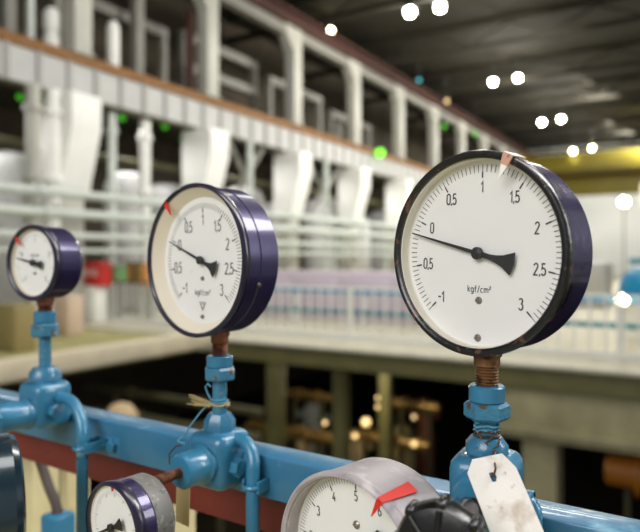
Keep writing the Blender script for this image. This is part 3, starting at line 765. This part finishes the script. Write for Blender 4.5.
# --- horizontal pipes along the facade
def long_pipe(label, a, z, r, m_, s0=-3, s1=58, step=4.85):
    t = hthing('wall_pipe', label, 'pipe', a, 0, z, 'long pipes along the left wall')
    MB().cyl(r, s0, s1, 'y', (0, 0, 0), 14).build('pipe', X[m_], t)
    q = s0 + 2.0; first = None
    while q < s1:
        if first is None: first = c = MB().cyl(r * 1.45, -.05, .05, 'y', (0, 0, 0), 14).build('coupling', X[m_], t)
        else: c = first.copy(); COL.objects.link(c); c.parent = t
        c.location = (0, q, 0); q += step
    return t
long_pipe('olive wall pipe highest under the gallery girder', FA - .75, 2.72, .11, 'olivedark')
long_pipe('pale green pipe along left wall, topmost of the four near eye level', FA + .9, 1.45, .10, 'mint')
long_pipe('pale green pipe along left wall, second of the four near eye level', FA + 1.1, .98, .11, 'mint')
long_pipe('pale green pipe along left wall, third of the four near eye level', FA + .9, .50, .08, 'mint')
long_pipe('pale green pipe along left wall, lowest of the four near eye level', FA + 1.0, .16, .05, 'mint')
# pipe racks carrying them
for i in range(0, 9):
    s_ = cs[i] + 1.9
    t = hthing('pipe_rack', 'pale upright rack holding the wall pipes, %s along from the left' % ordw[i], 'rack', FA + .55, s_, -EYE, 'pipe racks along the left wall')
    MB().box(-.06, .06, -.06, .06, 0, 3.3).build('upright', X['mint'], t)
    for z in (1.30, .82, .37, .07):
        MB().box(.0, .62, -.04, .04, z + EYE - .05, z + EYE + .035).build('arm', X['mint'], t)
# --- vertical pipes
for px, r, m_, lb in ((33, .16, 'pale', 'white vertical pipe under the girder, first from the left'), (53, .16, 'whitep', 'white vertical pipe under the girder, second from the left'), (112, .11, 'mint', 'thin pale vertical pipe right of the big white chute'), (145, .15, 'whitep', 'white vertical pipe midway between the first two chutes'), (250, .10, 'mint', 'thin pale vertical pipe right of the middle gauge'), (326, .10, 'mint', 'thin pale vertical pipe between third chute and green lamp')):
    a_ = FA + (.3 if px < 60 or px > 200 else -.25)
    s_ = hs(px, a_)
    t = hthing('vertical_pipe', lb, 'pipe', a_, s_, -EYE, 'vertical pipes under the gallery')
    MB().cyl(r, 0, 3.885 + EYE, 'z', seg=18).build('pipe', X[m_], t)
    MB().cyl(r * 1.4, 1.75 + EYE, 1.9 + EYE, 'z', seg=18).build('flange', X[m_], t); MB().cyl(r * 1.4, 3.3 + EYE, 3.42 + EYE, 'z', seg=18).build('flange', X[m_], t)
# --- white tanks and casings behind the pipes
for px, w_, top, lb in ((10, .8, 2.0, 'white tank under girder at left edge of the photo'), (128, .7, 1.95, 'white tank between first and second chutes, left one'), (166, .8, 1.75, 'white tank between first and second chutes, right one'), (243, .8, 2.05, 'white tank between second and third chutes'), (274, .7, 1.6, 'white tank just left of the third chute'), (325, .95, 2.1, 'white tank between third and fourth chutes'), (352, .9, 1.5, 'white tank just left of the fourth chute'), (385, .95, 2.0, 'white tank right of the fourth chute')):
    a_ = FA - 1.6
    s_ = hs(px, a_)
    t = hthing('storage_tank', lb, 'tank', a_, s_, -EYE, 'white tanks behind the wall pipes')
    h = top + EYE + .6
    MB().lathe([(0, .1), (w_ * .8, .1), (w_, .25), (w_, h - .45), (w_ * .82, h - .15), (w_ * .4, h), (0, h)], 'z', (0, 0, 0), 28).build('shell', X['palepanel'], t)
    MB().cyl(w_ * .85, 0, .12, 'z', seg=28).build('plinth', X['greypaint'], t)
# slanted braces between chutes
for p1, p2, lb in ((228, 262, 'grey crossed brace between the second and third white chutes'), (306, 340, 'grey crossed brace between the third and fourth white chutes')):
    a_ = FA - .1
    s1, s2 = hs(p1, a_), hs(p2, a_)
    t = hthing('cross_brace', lb, 'brace', a_, s1, 1.55, 'crossed braces under the girder')
    MB().beam((0, 0, 0), (0, s2 - s1, 2.28), .12, .14).build('diagonal', X['greypaint'], t)
    MB().beam((.0, s2 - s1, 0), (.0, 0, 2.28), .11, .13).build('diagonal', X['greypaint'], t)
# --- roof: trusses and purlins
for i in range(9):
    s_ = 9 + i * 6.2
    t = hthing('roof_truss', 'dark roof truss spanning the hall, %s from the viewer' % ordw[i], 'truss', -17.5, s_, 9.15, 'dark trusses under the roof')
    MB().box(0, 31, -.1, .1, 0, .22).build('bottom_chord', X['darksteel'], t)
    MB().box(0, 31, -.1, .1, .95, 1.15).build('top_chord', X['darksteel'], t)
    m = MB(); n = 18
    for q in range(n):
        x0, x1 = 31 * q / n, 31 * (q + 1) / n
        m.beam((x0, 0, .2 if q % 2 else .95), (x1, 0, .95 if q % 2 else .2), .09, .09)
    m.build('lattice', X['darksteel'], t)
# --- bridge crane
sc_ = 53.0
t = hthing('bridge_crane', 'yellow bridge crane spanning the far end of the hall', 'crane', -12.9, sc_, 4.6)
MB().box(.2, 25, -.4, .4, 2.15, 3.5, .03).build('girder', X['yellow'], t)
MB().box(.2, 25, 1.6, 2.4, .4, 1.9, .03).build('rear_girder', X['yellow'], t)
MB().box(.2, 25, -.2, 2.2, 1.9, 2.15, .03).build('walkway', X['yellowdark'], t)
MB().box(-.1, .5, -1.4, 3.4, 2.15, 3.6, .05).build('end_carriage', X['yellow'], t)
MB().box(.25, .55, 1.2, 2.6, .4, 2.2, .03).build('hanger', X['yellowdark'], t)

# --- high bay lamps, in pairs
def hp_at(px, py, Y):
    x = (px - 320) / 640 * Y; z = (258 - py) / 640 * Y
    v = Vector((x, Y, 0)); return v.dot(CV), v.dot(HV), z
lamps = [(410, 12, 23.0, 'first'), (440, 7, 23.6, 'first'), (493, 82, 32.2, 'second'), (518, 78, 32.6, 'second'), (542, 122, 41.0, 'third'), (561, 119, 41.4, 'third'), (573, 151, 49.6, 'fourth'), (592, 148, 50.0, 'fourth')]
for i, (px, py, Y, row) in enumerate(lamps):
    a_, s_, z_ = hp_at(px, py, Y)
    sc_l = 1.0 if Y > 30 else 1.1
    t = hthing('ceiling_lamp', 'bright ceiling lamp, %s of the %s pair from the viewer' % ('right' if i % 2 else 'left', row), 'lamp', a_, s_, z_, 'bright ceiling lamps')
    R_ = (.17 if Y < 30 else .15) * (1 if Y < 40 else 1.1)
    MB().lathe([(0, -R_), (R_ * .5, -R_ * .87), (R_ * .87, -R_ * .5), (R_, 0), (R_ * .87, R_ * .5), (R_ * .4, R_ * .9), (0, R_)], 'z', (0, 0, 0), 20).build('bulb', X['bulb' if Y < 45 else 'bulbwarm'], t)
    MB().lathe([(R_ * .45, R_ * 1.0), (R_ * .6, R_ * .95), (R_ * 1.3, R_ * .55), (R_ * 1.34, R_ * .6), (R_ * .75, R_ * 1.3), (R_ * .4, R_ * 1.5), (0, R_ * 1.5)], 'z', (0, 0, 0), 24).build('shade', X['lampbody'], t)
    MB().cyl(.02, R_ * 1.4, 10.3 - z_, 'z', seg=8).build('hanger', X['lampbody'], t)
    l = bpy.data.lights.new('lamp_light', 'POINT'); l.energy = 240 if Y < 45 else 60; l.shadow_soft_size = .3; l.color = (1, .95, .84)
    lo = bpy.data.objects.new('lamp_light', l); COL.objects.link(lo); lo.location = Hp(a_, s_, z_ - R_ - .45)
# small indicator lamps: px, py, lateral a, bulb material, radius, wording
for px, py, a_, m_, r, lb in ((331, 30, -13.6, 'bulbwarm', .10, 'small warm white lamp below the roof above the third gallery column'),
                      (333, 17, -14.2, 'bulbteal', .07, 'small teal lamp just above the small warm white lamp'),
                      (336, 58, -14.2, 'bulbteal', .07, 'small teal lamp below the small warm white lamp'),
                      (419, 80, -12.75, 'bulbteal', .09, 'small pale teal lamp left of the second pair of ceiling lamps'),
                      (447, 101, -12.4, 'goldglow', .10, 'dim amber lamp on gallery above the sharp gauge'),
                      (444, 126, -12.75, 'bulbgreen', .13, 'green lamp on gallery above the sharp gauge, left of a pair'),
                      (475, 134, -12.75, 'bulbgreen', .14, 'green lamp on gallery above the sharp gauge, right of a pair'),
                      (380, 153, -12.86, 'bulbbright', .22, 'brightest green lamp at the girder near the fourth chute'),
                      (20, 97, -14.6, 'bulbgreen', .09, 'green lamp under the girder at extreme left'),
                      (41, 98, -14.6, 'bulbgreen', .10, 'green lamp between the first two white vertical pipes'),
                      (72, 104, -14.6, 'bulbgreen', .07, 'green lamp under the girder left of the big chute'),
                      (122, 118, -14.6, 'bulbgreen', .10, 'green lamp under the girder right of the big chute'),
                      (165, 126, -14.6, 'bulbgreen', .11, 'green lamp under the girder left of the second chute'),
                      (183, 139, -14.4, 'bulbgreen', .085, 'round green lamp hanging lowest, left of the second chute')):
    s_ = hs(px, a_); Y = depth(a_, s_); z_ = (258 - py) / 640 * Y
    t = hthing('signal_lamp', lb, 'lamp', a_, s_, z_, 'small lamps on the left wall')
    MB().lathe([(0, -r), (r * .7, -r * .7), (r, 0), (r * .7, r * .7), (0, r)], 'z', (0, 0, 0), 16).build('bulb', X[m_], t)
    topz = 10.3 if z_ > 5 else 4.4
    if lb.startswith('brightest'): topz = z_ + r * 1.2 + .1
    MB().cyl(.025, r * .9, topz - z_, 'z', seg=8).build('hanger', X['lampbody'], t)

# --- turbine hall things at the right
t = hthing('turbine_housing', 'big white turbine housing with blue base at the right edge', 'turbine', .0, 30, -EYE)
MB().lathe([(0, 0), (1.2, 0.05), (2.0, .35), (2.35, 1.0), (2.35, 7), (2.1, 7.6), (1.5, 7.9), (1.5, 14), (0, 14)], 'y', (.2, 0, 2.55), 40).build('casing', X['palepanel'], t)
MB().box(-2.6, 3.0, -.3, 14, 0, .9, .05).build('bedplate', X['whitep'], t)
MB().box(-2.75, 3.1, -.1, 12, 1.35, 1.6, .04).build('joint_flange', X['tealpipe'], t)
MB().box(-2.4, -1.0, 1, 3.5, 3.9, 4.9, .1).build('top_box', X['whitep'], t)
t = hthing('pump_cover', 'blue dome shaped cover behind the railing at right edge', 'machine', ha(652, 14.5), 14.5, -EYE)
MB().lathe([(.62, .78), (.62, 1.0), (.55, 1.22), (.35, 1.40), (0, 1.46)], 'z', (0, 0, 0), 32).build('dome', X['tbblue'], t)
MB().cyl(.5, .0, .8, 'z', seg=32).build('pedestal', X['whitep'], t)
for px, py, Y, lb in ((624, 202, 27.5, 'bright white lamp on stand by the turbine, upper'), (622, 300, 11.6, 'bright white lamp behind the railing below the turbine')):
    a_, s_, z_ = hp_at(px, py, Y)
    t = hthing('work_lamp', lb, 'lamp', a_, s_, -EYE)
    r = .10 if Y < 20 else .2
    MB().lathe([(0, -r), (r * .7, -r * .7), (r, 0), (r * .7, r * .7), (0, r)], 'z', (0, 0, z_ + EYE), 16).build('bulb', X['bulbwarm'], t)
    MB().cyl(.03, 0, z_ + EYE - r * .9, 'z', seg=10).build('stand', X['greypaint'], t)
# pale casings between the railing and the end wall
for px, s_, w_, h, lb in ((585, 22, 1.3, 1.5, 'low pale machine casing behind railing right of the sharp gauge'), (530, 26, 2.0, 2.6, 'tall pale machine casing behind the sharp gauge'), (450, 24, 1.6, 2.3, 'pale machine casing behind left side of the sharp gauge')):
    t = hthing('machine_casing', lb, 'machine casing', ha(px, s_), s_, -EYE, 'pale machine casings on the deck')
    MB().box(-w_ / 2, w_ / 2, 0, 1.6, 0, h, .12, 3).build('casing', X['palepanel'], t)
    MB().box(-w_ / 2 + .15, w_ / 2 - .15, -.02, .01, .3, h - .3, .01).build('access_panel', X['pale'], t)

# --- machinery in the pit
def pipe_c(label, px0, px1, s_, py, r, m_):
    a0, a1 = ha(px0, s_), ha(px1, s_)
    Y = depth((a0 + a1) / 2, s_); z_ = (258 - py) / 640 * Y
    t = hthing('pit_pipe', label, 'pipe', (a0 + a1) / 2, s_, PIT, 'pipes in the pit')
    hl = (a1 - a0) / 2; zz = z_ - PIT
    MB().cyl(r, -hl, hl, 'x', (0, 0, zz), 16, bev=r * .2).build('pipe', X[m_], t)
    for q in (-.6, .6): MB().box(q * hl - .04, q * hl + .04, -.04, .04, 0, zz - r * .9).build('support', X['olivedark'], t)
    for q in (-.4, .4): MB().cyl(r * 1.5, q * hl - .03, q * hl + .03, 'x', (0, 0, zz), 16).build('flange', X[m_], t)
pipe_c('orange ochre pipe in the dark at right under the girder', 606, 720, 10.9, 477, .24, 'ochre')
pipe_c('olive pipe across the pit under the left walkway, upper', 85, 262, 8.6, 398, .08, 'olivedark')
pipe_c('olive pipe across the pit under the left walkway, lower', 95, 258, 8.2, 424, .10, 'olivedark')
pipe_c('brassy pipe in pit between the olive columns, upper', 286, 332, 13, 395, .10, 'gold')
pipe_c('brassy pipe in pit between the olive columns, lower', 250, 335, 12, 432, .13, 'gold')
pipe_c('brassy pipe in pit right of the columns, upper', 392, 440, 13.5, 405, .12, 'gold')
pipe_c('brassy pipe in pit right of the columns, lower', 350, 430, 12.8, 440, .12, 'gold')
x_ = Vector(at(121, 8.6, 0))
t = hthing('vent_pipe', 'tan round topped vent pipe in the pit above the beam at left', 'pipe', x_.dot(CV), x_.dot(HV), PIT)
MB().lathe([(.24, .03), (.24, 3.85), (.22, 4.0), (.14, 4.12), (0, 4.17)], 'z', (0, 0, 0), 24).build('shaft', X['tan'], t)
MB().cyl(.34, 0, .03, 'z', seg=24).build('flange', X['tan'], t)
for k, (px, py, s_, r, m_, lb) in enumerate(((325, 423, 12.4, .05, 'goldglow', 'small glowing glint in pit left of the olive column'), (366, 422, 12.6, .10, 'goldglow', 'brightest glowing glint in pit right of the olive column'), (378, 398, 13.5, .05, 'goldglow', 'small amber glint in pit, upper of a pair'), (378, 407, 13.2, .05, 'goldglow', 'small amber glint in pit, lower of a pair'), (414, 417, 13.8, .05, 'goldglow', 'dim amber glint in pit right of the amber pair'), (355, 436, 12.2, .06, 'goldglow', 'amber glint low in the pit near grey gauge'), (414, 444, 12.2, .06, 'goldglow', 'amber glint low in pit, rightmost'))):
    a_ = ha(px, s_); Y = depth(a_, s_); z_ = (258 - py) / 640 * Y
    t = hthing('pit_glint', lb, 'lamp', a_, s_, PIT, 'added glints in the pit')  # added glowing balls on stands, imitating reflections on the pit metal
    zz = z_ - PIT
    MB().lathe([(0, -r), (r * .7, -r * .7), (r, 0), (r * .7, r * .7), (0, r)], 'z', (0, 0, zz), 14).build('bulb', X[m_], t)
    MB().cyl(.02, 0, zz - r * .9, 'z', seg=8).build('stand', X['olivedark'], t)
for px, s_, w_, py, m_, lb in ((312, 15.6, .5, 402, 'mint', 'pale pump casing in pit between the olive columns'), (300, 13.9, .4, 425, 'tan', 'tan pump casing in pit left of the centre column'), (357, 14.2, .4, 430, 'tan', 'tan pump casing in pit right of the centre column'), (402, 14.2, .45, 425, 'khaki', 'khaki pump casing in pit at right of the glints'), (424, 16.6, .4, 398, 'copper', 'copper coloured vessel in the pit at right'), (255, 13.4, .6, 420, 'khaki', 'khaki pump casing in pit right of the middle valve')):
    a_ = ha(px, s_); Y = depth(a_, s_); z_ = (258 - py) / 640 * Y
    t = hthing('pit_pump', lb, 'pump', a_, s_, PIT, 'pumps in the pit')
    h = z_ - PIT
    MB().lathe([(w_ * .7, .1), (w_ * .7, h * .55), (w_ * .5, h * .62), (w_ * .5, h - .15), (w_ * .3, h), (0, h)], 'z', (0, 0, 0), 20).build('casing', X[m_], t)
    MB().cyl(w_ * .85, 0, .1, 'z', seg=20).build('base', X['olivedark'], t)
    MB().cyl(w_ * .2, -w_ * 1.1, w_ * 1.1, 'x', (0, 0, h * .8), 14).build('nozzle', X[m_], t)

# ------------------------------------------------------------------ lights
def area(name, loc, target, size, energy, col=(1, 1, 1), size_y=None):
    l = bpy.data.lights.new(name, 'AREA'); l.energy = energy; l.color = col
    l.shape = 'RECTANGLE' if size_y else 'SQUARE'; l.size = size
    if size_y: l.size_y = size_y
    o = bpy.data.objects.new(name, l); COL.objects.link(o); o.location = loc
    d = Vector(target) - Vector(loc); o.rotation_euler = d.to_track_quat('-Z', 'Y').to_euler()
    return o
area('added_key_light', (-3.2, -4.0, 4.6), (0, .7, 1.5), 4.5, 350, (1, .99, .985), 3)  # added key light behind the camera, no window modelled
area('added_side_light', (2.8, 1.6, 4.5), (-.1, .65, 1.6), 1.1, 120, (1, .98, .97), 1.6)  # added light that makes the upper highlight on the gauge cases
area('added_side_strip', (3.9, .5, 2.8), (-.1, .65, 1.6), .5, 40, (.97, .98, 1), 1.6)  # added narrow light for a second highlight on the cases
area('added_overhead_light', (1.2, .8, 6.5), (0, .7, 1.4), 1.6, 170, (1, .97, .93), 4)  # added light over the gauges, without fixtures
for s_, e in ((13, 900), (24, 1500), (38, 2000), (53, 2600)):
    area('hall_fill', Hp(-4, s_, 9.0), Hp(-9.5, s_ + 1, 0), 3, e, (1, .97, .91), 6)  # added lights without fixtures, to brighten the facade
area('hall_fill', Hp(-4, 3.5, 7.5), Hp(-13.5, 17, 1.5), 2, 480, (1, .97, .92), 3)  # added light from the viewer's side, brightens the chute ends
for s_ in (8.2, 12.9, 17.8, 22.6, 27.5): area('undercroft_fill', Hp(FA - 1.3, s_, 3.6), Hp(FA - 1.4, s_, 0), .8, 75, (1, .98, .95), 2.0)  # added fill under the gallery, brightens tanks and back wall
p = bpy.data.lights.new('pit_fill', 'POINT'); p.energy = 90; p.color = (1, .88, .62); p.shadow_soft_size = .3  # added warm fill to light the brassy pipes
po = bpy.data.objects.new('pit_fill', p); COL.objects.link(po); po.location = Hp(ha(345, 11.2), 11.2, -2.4)

w = bpy.data.worlds.new('World'); S.world = w; w.use_nodes = True
bg = w.node_tree.nodes['Background']; bg.inputs['Color'].default_value = (.93, .97, 1, 1); bg.inputs['Strength'].default_value = .30

# ------------------------------------------------------------------ camera
cam = bpy.data.cameras.new('camera'); co = bpy.data.objects.new('camera', cam); COL.objects.link(co)
co.location = (0, 0, EYE); co.rotation_euler = (pi / 2, 0, 0)
cam.sensor_width = 36; cam.lens = 36.0; cam.clip_start = .02; cam.clip_end = 300
cam.shift_y = -(266 - 258) / 640
cam.dof.use_dof = True; cam.dof.focus_distance = .53; cam.dof.aperture_fstop = 4.9; cam.dof.aperture_blades = 0
S.camera = co
S.view_settings.view_transform = 'Standard'; S.view_settings.look = 'None'; S.view_settings.gamma = 1
S.view_settings.use_curve_mapping = False; S.view_settings.exposure = 0
S.cycles.use_denoising = True
S.cycles.max_bounces = 6; S.cycles.transparent_max_bounces = 8
